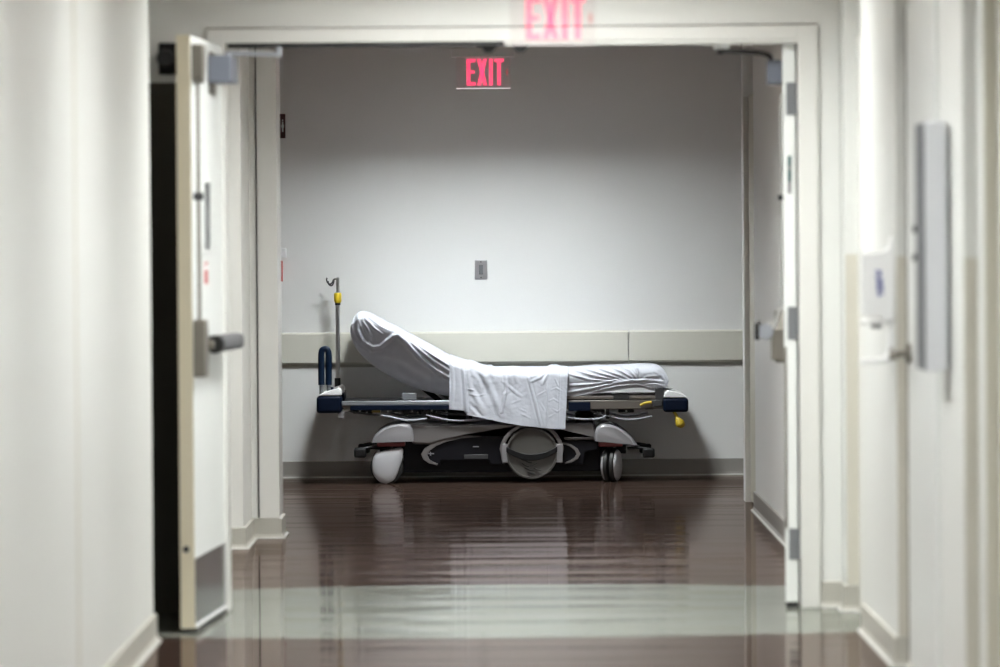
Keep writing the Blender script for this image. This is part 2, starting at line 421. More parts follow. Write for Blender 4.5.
# ------------------------------------------------------------------ grey wall cabinet
cb = thing('wall_cabinet', 'slim grey metal cabinet mounted on the near right wall', 'cabinet', (1.3295, 15.20, 0))
cb.location.x = 1.3175
yoff = 0.0
obj('body', B((-0.065, 0.0, -0.14, 0.14, 1.00, 1.735)), M['boxgrey'], cb, bevel=0.004)
obj('door', B((-0.071, -0.0655, -0.138, 0.138, 1.003, 1.732)), M['boxdark'], cb, bevel=0.002)
for z in (1.42, 1.335):
    k = lathe(bmesh.new(), [(0.011, 0), (0.011, 0.010)], (0, 0, 0), 'z', 16)
    bmesh.ops.rotate(k, verts=k.verts, cent=(0, 0, 0), matrix=Matrix.Rotation(-PI/2, 3, 'Y'))
    bmesh.ops.translate(k, verts=k.verts, vec=(-0.0715, 0.11, z))
    obj('knob', k, M['darkgrey'], cb, smooth=True)

# ------------------------------------------------------------------ sanitizer dispenser
dp = thing('hand_gel_dispenser', 'white wall mounted hand gel dispenser with drip tray and small blue logo', 'dispenser', (1.2855, 16.76, 0))
bm = bmesh.new()
pr = [(0, 1.128), (-0.03, 1.122), (-0.045, 1.136), (-0.095, 1.139), (-0.100, 1.155), (-0.100, 1.335), (-0.095, 1.345), (-0.03, 1.349), (-0.012, 1.36), (-0.006, 1.395), (0, 1.40)]
prism(bm, pr, -0.058, 0.058)
obj('housing', bm, M['white_plastic'], dp, bevel=0.008, segs=3)
obj('push_bar', B((-0.104, -0.02, -0.045, 0.045, 1.112, 1.128)), M['white_plastic'], dp, bevel=0.006)
obj('nozzle', B((-0.07, -0.035, -0.02, 0.02, 1.098, 1.1115)), M['fender'], dp, bevel=0.003)
obj('backplate', B((-0.008, 0, -0.05, 0.05, 0.995, 1.122)), M['white_plastic'], dp, bevel=0.002)
bm = bmesh.new(); prism(bm, [(-0.0085, 1.09), (-0.0085, 0.995), (-0.02, 0.985), (-0.105, 0.980), (-0.108, 0.992), (-0.104, 0.997), (-0.03, 1.003), (-0.018, 1.015), (-0.014, 1.09)], -0.05, 0.05)
obj('drip_tray', bm, M['white_plastic'], dp, bevel=0.003)
def text(name, body, size, material, parent, loc, rot, ext=0.001, shear=0.0):
    cu = bpy.data.curves.new(name, 'FONT'); cu.body = body; cu.size = size; cu.extrude = ext; cu.shear = shear; cu.align_x = 'CENTER'; cu.align_y = 'CENTER'
    cu.offset = size * 0.035
    tmp = bpy.data.objects.new(name, cu); COL.objects.link(tmp); bpy.context.view_layer.update()
    me = bpy.data.meshes.new_from_object(tmp.evaluated_get(bpy.context.evaluated_depsgraph_get()))
    bpy.data.objects.remove(tmp); bpy.data.curves.remove(cu)
    me.materials.clear(); me.materials.append(material)
    o = bpy.data.objects.new(name, me); COL.objects.link(o); o.parent = parent
    o.location = loc; o.rotation_euler = rot; return o
text('logo', 'PURELL', 0.0265, M['blue'], dp, (-0.047, -0.0595, 1.247), (PI/2, PI/2 - 0.12, 0), 0.001, 0.15)

# ------------------------------------------------------------------ exit signs
def letters(bm, x0, z0, hgt, y0, y1):
    k = hgt / 26.5
    def b(a, c, d, e): box(bm, x0+a*k, x0+c*k, y0, y1, z0+d*k, z0+e*k)
    st = 3.9
    b(0, st, 0, 26.5); b(st, 9, 0, 3.6); b(st, 9, 22.9, 26.5); b(st, 8.2, 11.8, 15.0)
    for sgn in (1, -1):
        prism(bm, [(x0+(15.4 + sgn*a)*k, z0+c*k) for a, c in ((-5.2, 0), (-1.2, 0), (5.2, 26.5), (1.2, 26.5))], y0, y1) if sgn == 1 else prism(bm, [(x0+(15.4 - a)*k, z0+c*k) for a, c in ((-5.2, 0), (-1.2, 0), (5.2, 26.5), (1.2, 26.5))], y0+0.0004, y1-0.0004)
    b(22.2, 26.2, 0, 26.5)
    b(30.3, 34.2, 0, 22.9); b(27.5, 37.0, 22.9, 26.5)
def exit_sign(label, loc):
    t = thing('exit_sign', label, 'exit sign', loc, group='red exit signs hanging from the ceiling')
    hgt = 0.1455; k = hgt/26.5
    # origin: lower left corner of the letters
    bm = bmesh.new(); letters(bm, 0, 0, hgt, -0.0012, 0.0012)
    l = obj('letters', bm, M['exit_red'], t); l['label'] = 'glowing red letters reading EXIT'
    obj('panel', B((-10*k, 43.5*k, 0.004, 0.010, -2.5*k, 28.2*k)), M['acrylic'], t)
    e = obj('lower_edge', B((-10*k, 43.5*k, 0.0, 0.012, -3.4*k, -2.5*k)), M['edge_glow'], t)
    obj('housing', B((-15*k, 47.5*k, -0.03, 0.035, 28.2*k, 37*k)), M['white_plastic'], t, bevel=0.003)
    if loc[2] + 37*k < CEIL-0.01:
        obj('stem', B((10*k, 22*k, -0.012, 0.018, 37*k, CEIL - loc[2] - 0.0005)), M['greysteel'], t)
    ar = bmesh.new(); prism(ar, [(x*k, z*k) for x, z in ((38.6, 13), (40.2, 17.5), (41.8, 13), (40.2, 8.5))], 0.0, 0.001)
    obj('arrow_mark', ar, M['exit_faint'], t)
    return t
exit_sign('small sharp red exit sign hanging in front of the far wall above the stretcher', (-0.172, 27.9, 2.243))
exit_sign('large blurred exit sign at the top edge in front of the door header', (0.096, 17.5, 2.08))

# ------------------------------------------------------------------ left door leaf
def rivets(): pass
LW = 1.06
dl = thing('double_door_leaf', 'open left door leaf with grey push bar, narrow window and steel kick plate', 'door', (-1.042, 19.345, 0), math.atan2(-1.06, -0.057), group='open leaves of the double doors')
obj('slab', B((0.0, LW-0.002, -0.048, 0, 0.018, 2.137)), M['door'], dl, bevel=0.002)
obj('free_edge', B((LW-0.0015, LW+0.004, -0.050, 0.001, 0.016, 2.138)), M['edge'], dl)
fb = lathe(bmesh.new(), [(0.012, 0), (0.012, 0.003)], (0, 0, 0), 'z', 16)
bmesh.ops.rotate(fb, verts=fb.verts, cent=(0, 0, 0), matrix=Matrix.Rotation(PI/2, 3, 'Y')); bmesh.ops.translate(fb, verts=fb.verts, vec=(LW+0.0045, -0.028, 0.30))
obj('flush_bolt', fb, M['darkgrey'], dl, smooth=True)
obj('kick_plate', B((0.01, LW-0.01, 0.0005, 0.003, 0.030, 0.265)), M['kick'], dl)
obj('door_shoe', B((0.0, LW-0.002, -0.048, 0.006, 0.006, 0.0175)), M['black'], dl)
obj('shoe_strip', B((0.005, LW-0.002, 0.0008, 0.008, 0.0178, 0.0295)), M['white_plastic'], dl)
lt = obj('window_frame', B((0.49, 0.71, 0.0005, 0.006, 1.355, 1.63)), M['door'], dl, bevel=0.003)
obj('window_pane', B((0.51, 0.69, 0.0065, 0.008, 1.37, 1.615)), M['glassd'], lt)
s = obj('sticker', B((0.55, 0.66, 0.0005, 0.0015, 1.245, 1.325)), M['alarm'], dl); s['label'] = 'small red and white sticker'
obj('sticker_text', B((0.56, 0.65, 0.0018, 0.0024, 1.295, 1.315)), M['white_plastic'], s)
# latch cover, rod, guide
bm = prism(bmesh.new(), [(0.925, 2.105), (1.03, 2.105), (1.03, 1.985), (0.99, 1.965), (0.945, 1.985), (0.925, 2.03)], 0.0005, 0.042)
obj('latch_cover', bm, M['bronze'], dl, bevel=0.004)
obj('latch_rod', T([(0.985, 0.018, 1.12), (0.985, 0.018, 1.97)], 0.007, 10), M['bronze'], dl, smooth=True)
obj('rod_guide', B((0.97, 1.0, 0.0005, 0.035, 1.548, 1.575)), M['darkgrey'], dl, bevel=0.003)
bm = prism(bmesh.new(), [(0.955, 1.12), (1.045, 1.12), (1.048, 0.915), (0.95, 0.915), (0.925, 0.97), (0.91, 1.03), (0.925, 1.07)], 0.0005, 0.045)
cs = obj('push_bar_case', bm, M['bronze'], dl, bevel=0.006, segs=3)
bar = bmesh.new()
pb = thing('push_bar', None, None); pb.parent = dl
def capsule_bar(x0, x1, r, m, name):
    # rounded rectangular bar running along local x
    bm = bmesh.new(); rings = []
    prof = [(x0, 0.55), (x0+(0.01 if x1 > x0 else -0.01), 1.0), (x1-(0.02 if x1 > x0 else -0.02), 1.0), (x1, 0.75)]
    for x, s in prof:
        ring = []
        for k in range(20):
            a = 2*PI*k/20; c, s_ = math.cos(a), math.sin(a)
            yy = math.copysign(abs(c)**0.6, c)*0.030*s; zz = math.copysign(abs(s_)**0.6, s_)*0.030*s
            ring.append(bm.verts.new((x, 0.062+yy, 1.028+zz)))
        rings.append(ring)
    for a, b in zip(rings, rings[1:]):
        for k in range(20): bm.faces.new((a[k], a[(k+1) % 20], b[(k+1) % 20], b[k]))
    bm.faces.new(rings[0]); bm.faces.new(rings[-1])
    return obj(name, bm, m, pb, smooth=True)
capsule_bar(0.86, 0.14, 0.03, M['pad'], 'pad')
obj('black_collar', T([(0.90, 0.062, 1.028), (0.855, 0.062, 1.028)], 0.033, 20), M['black'], pb, smooth=True)
obj('arm', B((0.885, 0.95, 0.02, 0.062, 1.012, 1.044)), M['bronze'], pb, bevel=0.006)
obj('end_bracket', B((0.13, 0.20, 0.0005, 0.06, 1.0, 1.055)), M['steel'], pb, bevel=0.005)
# closer on the left leaf
cl = obj('closer_body', B((0.24, 0.50, 0.0005, 0.085, 1.985, 2.085)), M['closer'], dl, bevel=0.006, segs=3)
cl['label'] = 'blue grey closer box'
obj('mounting_plate', B((0.30, 0.46, 0.0005, 0.006, 1.945, 2.10)), M['bronze'], cl)
arm_l = bmesh.new()
tube(arm_l, [(0.37, 0.06, 2.083), (0.37, 0.06, 2.099)], 0.012, 12)
tube(arm_l, smooth_path([(0.37, 0.06, 2.095), (0.33, 0.09, 2.097), (0.2, 0.17, 2.098), (0.06, 0.22, 2.098)], 5), 0.010, 10)
tube(arm_l, [(0.06, 0.22, 2.09), (0.06, 0.22, 2.131)], 0.012, 12)
obj('closer_arm', arm_l, M['alu'], dl, smooth=True)
for z in (0.25, 1.08, 1.92):
    obj('hinge', T([(0.0, 0.007, z-0.06), (0.0, 0.007, z+0.06)], 0.007, 10), M['steel'], dl, smooth=True)

struct('trim_9', B((-1.448, -1.12, YD-0.006, YD-0.0005, 0.0, 2.0), (-1.4495, -1.442, 17.95, YD-0.01, 0.0, 2.0)), M['gap_shade'], 'dark panel painted as shade in the gap behind the left door leaf')  # shade of the recess put in as a dark panel
# wall holder behind the left leaf
wh = thing('door_holder', 'dark door holder on the wall behind the left door leaf', 'door holder', (-1.205, YD, 2.09))
obj('plate', B((-0.075, 0.03, -0.012, -0.0005, -0.06, 0.06)), M['dark'], wh, bevel=0.003)
obj('magnet', lathe(bmesh.new(), [(0.03, -0.06), (0.035, -0.05), (0.022, -0.012)], (-0.045, 0, 0), 'y', 20), M['black'], wh, smooth=True)

# ------------------------------------------------------------------ right door leaf
dr = thing('double_door_leaf', 'open right door leaf seen edge on with grey hinge plates and green label', 'door', (1.0745, 19.37, 0), math.atan2(1.06, 0.064), group='open leaves of the double doors')
obj('slab', B((0.0, LW, -0.048, 0, 0.018, 2.128)), M['door'], dr, bevel=0.002)
obj('door_shoe', B((0.0, LW, -0.046, -0.002, 0.002, 0.0175)), M['black'], dr)
for z0, z1 in ((1.862, 1.985), (1.012, 1.137), (0.180, 0.298)):
    hp = obj('hinge', B((-0.003, -0.0003, -0.047, -0.014, z0, z1)), M['greysteel'], dr)
    obj('hinge_knuckle', T([(-0.007, -0.053, z0+0.001), (-0.007, -0.053, z1-0.001)], 0.0055, 10), M['greysteel'], hp, smooth=True)
lb = obj('label', B((-0.0022, -0.0003, -0.031, -0.018, 1.565, 1.708)), M['fender'], dr); lb['label'] = 'green and white rating label'
obj('label_print', B((-0.0030, -0.0024, -0.031, -0.018, 1.610, 1.655), (-0.0030, -0.0024, -0.031, -0.018, 1.670, 1.708)), M['green'], lb)
obj('edge_strip', B((-0.002, -0.0003, -0.010, -0.0008, 0.30, 0.985)), M['bronze'], dr)
cl = obj('closer_body', B((0.10, 0.38, 0.0005, 0.060, 1.985, 2.075)), M['closer'], dr, bevel=0.005)
cl['label'] = 'grey closer box'
arm_r = bmesh.new()
tube(arm_r, smooth_path([(0.20, 0.04, 2.078), (0.20, 0.06, 2.098), (0.10, 0.13, 2.105), (0.03, 0.23, 2.108)], 5), 0.009, 10)
tube(arm_r, [(0.03, 0.235, 2.095), (0.03, 0.235, 2.131)], 0.013, 12)
obj('closer_arm', arm_r, M['darkgrey'], dr, smooth=True)
obj('arm_shoe', B((-0.02, 0.04, 0.20, 0.26, 2.115, 2.131)), M['white_plastic'], dr, bevel=0.003)
# push bar hardware of the right leaf
bm = prism(bmesh.new(), [(0.94, 1.11), (1.04, 1.11), (1.045, 0.96), (1.0, 0.90), (0.93, 0.96), (0.91, 1.03)], 0.0005, 0.042)
obj('push_bar_case', bm, M['bronze'], dr, bevel=0.005)
pb = obj('push_bar', T([(0.20, 0.072, 1.04), (0.93, 0.072, 1.04)], 0.030, 18), M['chrome'], dr, smooth=True)
obj('end_cap', T([(0.19, 0.072, 1.04), (0.1995, 0.072, 1.04)], 0.031, 18), M['alu'], pb, smooth=True)
obj('pad', B((0.188, 0.90, 0.094, 0.114, 1.008, 1.072)), M['black'], pb, bevel=0.004)
obj('lever_arm', T([(0.22, 0.045, 1.04), (0.22, 0.015, 1.13)], 0.008, 10), M['steel'], pb, smooth=True)
obj('bracket', B((0.20, 0.27, 0.0005, 0.05, 0.93, 1.05)), M['bronze'], pb, bevel=0.004)
obj('latch_rod', T([(0.985, 0.012, 1.11), (0.985, 0.012, 1.97)], 0.006, 10), M['steel'], dr, smooth=True)
obj('rod_guide', B((0.97, 1.0, 0.0005, 0.025, 1.548, 1.57)), M['darkgrey'], dr)

# ------------------------------------------------------------------ small things on the far wall
sw = thing('light_switch', 'brushed steel switch plate on the white wall above the stretcher', 'switch', (-0.1095, YB, 1.227))
obj('plate', B((-0.037, 0.037, -0.007, -0.0005, -0.057, 0.057)), M['plate'], sw, bevel=0.003)
obj('rocker', B((-0.012, 0.012, -0.012, -0.0072, -0.028, 0.028)), M['greysteel'], sw, bevel=0.002)
for z in (-0.046, 0.046): obj('screw', lathe(bmesh.new(), [(0.004, -0.009), (0.004, -0.0072)], (0, 0, z), 'y', 12), M['darkgrey'], sw)
rs = thing('room_sign', 'small dark maroon sign high on the far wall beside the left column', 'sign', (-1.31, YB, 2.085))
obj('plate', B((-0.05, 0.05, -0.012, -0.0005, -0.072, 0.072)), M['maroon'], rs, bevel=0.002)
obj('figure', B((0.030, 0.038, -0.0135, -0.0122, -0.035, 0.025), (0.027, 0.041, -0.0135, -0.0122, -0.010, 0.008), (0.031, 0.037, -0.0135, -0.0122, 0.03, 0.038)), M['white_plastic'], rs)
fa = thing('fire_alarm_pull', 'red alarm pull box peeking out behind the left column', 'alarm', (-1.327, YB, 1.2275))
obj('body', B((-0.045, 0.045, -0.045, -0.0005, -0.062, 0.062)), M['alarm'], fa, bevel=0.004)
obj('handle', B((-0.03, 0.03, -0.058, -0.0455, -0.01, 0.01)), M['white_plastic'], fa, bevel=0.002)
tm = thing('thermostat', 'small white box above the red alarm on the far wall', 'wall box', (-1.31, YB, 1.335))
obj('body', B((-0.05, 0.05, -0.025, -0.0005, -0.03, 0.03)), M['white_plastic'], tm, bevel=0.006)

# ------------------------------------------------------------------ the stretcher
YN = 29.48                    # near side of the stretcher
KN = F / YN
YC = YN + 0.37                # centre line
def X(px, k=KN): return (px - 500) / k
def Z(px, py, k=KN): return H - (py - (500 - px) * 0.0073 - 242) / k
def PZ(px, py, y=None):
    k = F / y if y else KN
    return (X(px, k), Z(px, py, k))
def outline(pts): return [PZ(*p) for p in pts]
# everything below is in metres of the stretcher's own frame: origin on the floor at its middle
XC = X(502)
st = thing('hospital_stretcher', 'wheeled hospital stretcher with raised backrest parked against the far wall', 'stretcher', (XC, YC, 0))
def S(name, bm, m, parent=None, mirror=False, **k):
    """bm given in world coordinates -> the stretcher's frame; mirror = the same part on the wall side"""
    bmesh.ops.translate(bm, verts=bm.verts, vec=(-XC, -YC, 0))
    o = obj(name, bm, m, parent or st, **k)
    if mirror:
        c = o.copy(); c.data = o.data.copy(); COL.objects.link(c); c.parent = o.parent
        for v in c.data.vertices: v.co.y = -v.co.y
        c.data.flip_normals()
        return o, c
    return o
def half_y(y): return 2*YC - y

# base cover
top = [(404, 424.5), (430, 425), (480, 424.5), (540, 424), (592, 423.5)]
bot = [(598, 440), (565, 441), (560, 434), (545, 428), (531, 425.5), (517, 428), (505, 433.5), (480, 436), (458, 438), (443, 441), (430, 445), (412, 444.5)]
S('base_cover', prism(bmesh.new(), outline(top + bot), YN+0.045, half_y(YN+0.045)), M['cover'], bevel=0.012, segs=3)
def fender(pts, y0, y1):
    o = outline(pts); cx = sum(p[0] for p in o)/len(o); cz = min(p[1] for p in o)
    bm = bmesh.new(); rings = []
    for f, y in ((0.86, 0.0), (0.94, 0.008), (0.985, 0.022), (1.0, 0.05), (1.0, 0.16), (0.95, 0.21), (0.86, 0.225)):
        rings.append([bm.verts.new((cx+(x-cx)*f, y0+y*(y1-y0)/0.225, cz+(z-cz)*f)) for x, z in o])
    n = len(o)
    for a, b in zip(rings, rings[1:]):
        for k in range(n): bm.faces.new((a[k], a[(k+1) % n], b[(k+1) % n], b[k]))
    bm.faces.new(rings[0]); bm.faces.new(rings[-1]); return bm
fl_pts = [(370.5, 443), (372.2, 437.5), (376, 432.5), (383, 428), (391, 425), (401, 423.3), (409, 424.2), (412, 429), (413, 435), (413, 441.5)]
fr_pts = [(594, 441), (594, 433), (596, 427), (601, 424), (609, 424.3), (618, 427), (626, 432.5), (632, 438), (637, 445)]
S('fender', fender(fl_pts, YN+0.0, YN+0.24), M['fender'], smooth=True, mirror=True)
S('fender', fender(fr_pts, YN+0.0, YN+0.24), M['fender'], smooth=True, mirror=True)
S('red_band', B((X(376), X(404), YN+0.008, YN+0.2, Z(390, 446.6), Z(390, 442.6))), M['red'], mirror=True, bevel=0.004)
S('red_band', B((X(598), X(622), YN+0.008, YN+0.2, Z(610, 446.8), Z(610, 442.2))), M['red'], mirror=True, bevel=0.004)
# chassis and lower skirts
S('chassis', B((X(402), X(600), YN+0.16, half_y(YN+0.16), Z(500, 473), Z(500, 442)), (X(378), X(626), YN+0.2, YN+0.26, Z(500, 456), Z(500, 447)), (X(378), X(626), half_y(YN+0.26), half_y(YN+0.2), Z(500, 456), Z(500, 447))), M['chassis'], bevel=0.004)
sk = [(420, 455), (424, 449.5), (431, 445.5), (444, 441.2), (460, 438.2), (480, 436.3), (504, 434.5), (504, 465.5), (489, 465), (488, 461.5), (440, 461), (439, 466), (428, 462), (422, 459)]
S('side_skirt', prism(bmesh.new(), outline(sk), YN+0.06, YN+0.12), M['chassis'], mirror=True, bevel=0.005)
sk2 = [(557, 441.5), (598, 441.5), (598, 450), (585, 452), (582, 465), (557, 465)]
S('side_skirt', prism(bmesh.new(), outline(sk2), YN+0.06, YN+0.12), M['chassis'], mirror=True, bevel=0.005)
# crescent trims
def crescent(outer, inner, y0, y1): return prism(bmesh.new(), outline(outer + inner[::-1]), y0, y1)
S('crescent_trim', crescent([(480, 436.2), (460, 437.4), (444, 440.2), (431, 444.2), (423.5, 449), (420, 454.5), (422, 460), (428, 464), (436, 466)], [(480, 437.2), (460, 438.8), (446, 442), (435, 446.5), (429, 451), (426.5, 455.5), (428, 459.5), (431.5, 462), (437, 464.3)], YN+0.05, YN+0.062), M['cover'], mirror=True, bevel=0.002)
S('crescent_trim', crescent([(562, 443), (570, 444.5), (577, 449), (579.8, 454.5), (577, 459.5), (571, 463), (564, 464.5)], [(562, 444.5), (569, 446.8), (574, 451), (575.6, 454.8), (574, 457.8), (569.5, 461), (564.5, 462.8)], YN+0.05, YN+0.062), M['cover'], mirror=True, bevel=0.002)
S('skirt_step', B((X(463), X(487), YN+0.05, YN+0.061, Z(475, 459.5), Z(475, 455))), M['darkgrey'], bevel=0.002)
S('skirt_mark', B((X(427), X(433), YN+0.055, YN+0.0595, Z(430, 454.6), Z(430, 453.6)), (X(429), X(430), YN+0.055, YN+0.0596, Z(430, 456), Z(430, 452.4))), M['alu'])
S('skirt_mark', B((X(472), X(478), YN+0.055, YN+0.0596, Z(475, 447.6), Z(475, 446.6))), M['alu'])
# big steering wheel in the middle
WX, WZ, WR = X(531), 0.172, 0.150
wc = lathe(bmesh.new(), [(0.03, 0.05), (WR-0.006, 0.05), (WR, 0.04), (WR, 0.012), (WR-0.004, 0.0), (WR-0.012, 0.0), (WR-0.013, 0.008), (WR-0.020, 0.010), (0.02, 0.004)], (WX, YN+0.015, WZ), 'y', 64)
wo = S('steering_wheel', wc, M['disc'], smooth=True, mirror=False); wo['label'] = 'large round grey centre wheel disc'
ring = lathe(bmesh.new(), [(WR+0.0008, 0.046), (WR+0.001, 0.040), (WR+0.001, 0.012), (WR+0.0006, 0.010)], (WX, YN+0.015, WZ), 'y', 64)
arcb = []; arcl = []
for k in range(17):
    a = math.radians(-165 + 150*k/16)
    # dark band sagging across the disc
    t_ = k/16*2-1
    arcb.append((WX + t_*0.147, 0.165 + 0.045*t_*t_)); arcl.append((WX + t_*0.147, 0.165 + 0.045*t_*t_ - 0.030 - 0.006*(1-t_*t_)))
S('dark_band', prism(bmesh.new(), arcb + arcl[::-1], YN+0.008, YN+0.0175), M['dark'], wo, bevel=0.002).parent = wo
# raised marks on the lower disc
bm = bmesh.new()
for (a, b, c, d_) in ((519, 458.5, 526, 461), (525, 461, 531, 463), (521, 463.5, 528, 467), (529, 466, 536, 463.5), (524, 468, 533, 471), (533, 468, 540, 470.5), (527, 472.5, 534, 473.5)):
    tube(bm, [(X(a), YN+0.0175, Z(a, b)), (X((a+c)/2), YN+0.0165, Z(a, (b+d_)/2+0.7)), (X(c), YN+0.0175, Z(c, d_))], 0.0028, 8)
S('scuff_mark', bm, M['dark'], wo).parent = wo
# arch around the wheel
oa, ia = [], []
for k in range(25):
    a = math.radians(-20 + 220*k/24)
    oa.append((WX + (0.187 if 0.0 < math.sin(a) else 0.180)*math.cos(a), WZ + 0.178*math.sin(a))); ia.append((WX + 0.163*math.cos(a), WZ + 0.158*math.sin(a)))
S('wheel_arch', prism(bmesh.new(), oa + ia[::-1], YN+0.022, YN+0.10), M['cover'], mirror=False, bevel=0.003)
S('arch_foot', B((X(501), X(507.0), YN+0.015, YN+0.05, Z(504, 463), Z(504, 444))), M['fender'], bevel=0.003)
S('arch_foot', B((X(555.5), X(562), YN+0.015, YN+0.05, Z(559, 463), Z(559, 444))), M['fender'], bevel=0.003)
S('wheel_well', B((X(503), X(559), YN+0.102, YN+0.13, Z(530, 464), Z(530, 430))), M['black'])

# casters
def caster(cx, cy, r, ang, name='caster', teardrop=True, cover=None, half=0.0):
    c = thing(name, None, None); c.parent = st; c.location = (cx-XC, cy-YC, 0); c.rotation_euler = (0, 0, ang)
    # local: wheel axis along y
    for oy in ((-half, half) if half else (0,)):
        obj('tire', lathe(bmesh.new(), [(r*0.5, -0.012), (r-0.008, -0.014), (r, -0.008), (r, 0.008), (r-0.008, 0.014), (r*0.5, 0.012)], (0, oy, r+0.0005), 'y', 40), M['black'], c, smooth=True)
    for sgn in (-1, 1):
        bm = bmesh.new(); ring_pts = []
        n = 36
        for k in range(n):
            a = 2*PI*k/n; rr = r*0.93
            x, z = rr*math.cos(a), rr*math.sin(a)
            if teardrop and z > 0: z *= 1.12; x += 0.20*z*(1 if x > 0 else 0.25)
            ring_pts.append((x, z))
        if cover:
            ring_pts = [(v.x, v.z) for v in smooth_path([(x, 0, z) for x, z in cover + cover[:1]], 4)[:-1]]; n = len(ring_pts)
        rings = []
        for f, yy in ((1.0, half+0.0145), (0.985, half+0.020), (0.9, half+0.026), (0.65, half+0.031), (0.3, half+0.033)):
            rings.append([bm.verts.new((x*f, sgn*yy, r+0.0005+z*f)) for x, z in ring_pts])
        for a, b in zip(rings, rings[1:]):
            for k in range(n): bm.faces.new((a[k], a[(k+1) % n], b[(k+1) % n], b[k]))
        bm.faces.new(rings[-1]); bm.faces.new(rings[0])
        obj('wheel_cover', bm, M['wheel'], c, smooth=True)
    obj('stem', T([(0.02, 0, 2*r*0.95), (0.02, 0, 0.245)], 0.016, 14), M['dark'], c, smooth=True)
    obj('fork', B((-0.03, 0.05, -0.018, 0.018, 2*r+0.002, 2*r+0.012)), M['dark'], c, bevel=0.003)
    return c
lc = [((a-385.5)/KN, (466.7-b)/KN) for a, b in ((385, 483.2), (378, 481), (372.5, 474.5), (370.8, 465.5), (372.5, 456), (377.5, 451.8), (386, 449.6), (396, 447.8), (401.6, 448.2), (402, 455), (399.5, 464), (396.3, 473), (392, 480))]
caster(X(385.5), YN+0.045, 0.0955, 0.0, cover=lc)
caster(X(611), YN+0.09, 0.0965, math.radians(75), teardrop=False, half=0.018)
caster(X(384), half_y(YN+0.11), 0.095, -0.2)
caster(X(611), half_y(YN+0.12), 0.0965, math.radians(80), teardrop=False, half=0.018)
# brake pedals
def pedal(px, dx, y):
    c = bmesh.new()
    box(c, X(px)-0.035, X(px)+0.035, y-0.035, y+0.035, Z(px, 458), Z(px, 448.5))
    p = S('brake_pedal', c, M['dark'], bevel=0.012, segs=3)
    a = T([(X(px), y, Z(px, 449.5)), (X(px)+dx*0.6, y+0.01, Z(px, 447.8)), (X(px)+dx, y+0.03, Z(px, 449))], 0.009, 10)
    bmesh.ops.translate(a, verts=a.verts, vec=(-XC, -YC, 0)); obj('pedal_arm', a, M['dark'], p, smooth=True)
pedal(359, 0.11, YN+0.05); pedal(648, -0.12, YN+0.05); pedal(360, 0.11, half_y(YN+0.05)); pedal(648, -0.12, half_y(YN+0.05))
S('brake_rod', T([(X(352), YC, Z(352, 452)), (X(380), YC, Z(380, 449))], 0.009, 10), M['dark'], smooth=True)

# lift columns
for px in (455, 585):
    S('lift_column', lathe(bmesh.new(), [(0.05, 0.0), (0.05, 0.03), (0.056, 0.04), (0.046, 0.05), (0.056, 0.06), (0.046, 0.07), (0.056, 0.08), (0.046, 0.095), (0.05, 0.105)], (X(px), YC, Z(px, 426)), 'z', 28), M['black'], smooth=True)

# litter frame
zr1, zr0, zn = Z(400, 401), Z(400, 410.2), Z(400, 405.4)
def rail_pair(x0, x1):
    S('frame_rail', B((x0, x1, YN+0.02, YN+0.055, zn, zr1)), M['alu'], mirror=True, bevel=0.004)
    S('rail_strip', B((x0+0.05, x1, YN+0.016, YN+0.054, zr0, zn-0.0005)), M['navy'], mirror=True, bevel=0.003)
rail_pair(X(341), X(566))
S('frame_foot_rail', B((X(566.2), X(663), YN+0.03, YN+0.07, Z(600, 409.5), Z(600, 400.5))), M['taupe'], mirror=True, bevel=0.004)
S('cross_frame', B(*[(X(p), X(p)+0.05, YN+0.075, half_y(YN+0.075), Z(500, 411), Z(500, 403)) for p in (345, 395, 455, 505, 545, 590, 645)], (X(450), X(660), YN+0.2, half_y(YN+0.2), Z(500, 402.8), Z(500, 400))), M['dark'], bevel=0.003)
S('litter_deck', B((X(452), X(664), YN+0.05, half_y(YN+0.05), Z(560, 399.8), Z(560, 396.5))), M['taupe'], bevel=0.003)
# mechanism under the rails
bm = bmesh.new()
for (a, b, c, d_) in ((352, 410, 372, 414), (384, 410, 398, 413), (402, 410, 421, 415), (428, 410, 445, 414), (568, 402, 588, 411), (590, 409, 604, 412.5), (618, 410, 634, 413)):
    S('linkage', B((X(a), X(c), YN+0.07, YN+0.14, Z(a, d_), Z(a, b))), M['dark'], mirror=True, bevel=0.004)
bm = bmesh.new()
for a, b in ((359, 411.5), (366, 413), (376, 414), (387, 412), (411, 411.5), (417, 413), (431, 411), (436, 412.5), (597, 413), (600, 414), (626, 411.5)):
    lathe(bm, [(0.004, -0.012), (0.006, -0.010), (0.006, 0.0)], (X(a), YN+0.068, Z(a, b)), 'y', 10)
S('bolt', bm, M['steel'], smooth=True)['kind'] = 'stuff'
S('blue_cover', B((X(568), X(590), YN+0.02, YN+0.029, Z(570, 411), Z(570, 402))), M['navy'], bevel=0.004)
S('yellow_label', B((X(371), X(379.5), YN+0.060, YN+0.066, Z(375, 413), Z(375, 410.4))), M['brass'])
S('white_label', B((X(380), X(391), YN+0.060, YN+0.066, Z(385, 413), Z(385, 410.4))), M['cover'])
S('white_tag', B((X(337), X(343.5), YN+0.02, YN+0.03, Z(340, 418), Z(340, 411.8))), M['fender'])
S('tag_bracket', prism(bmesh.new(), outline([(341, 405.5), (352, 405.5), (350, 412), (344, 412)]), YN+0.03, YN+0.05), M['taupe'])
S('black_pad', B((X(613), X(629), YN+0.03, YN+0.2, Z(620, 399.6), Z(620, 394.5))), M['black'])
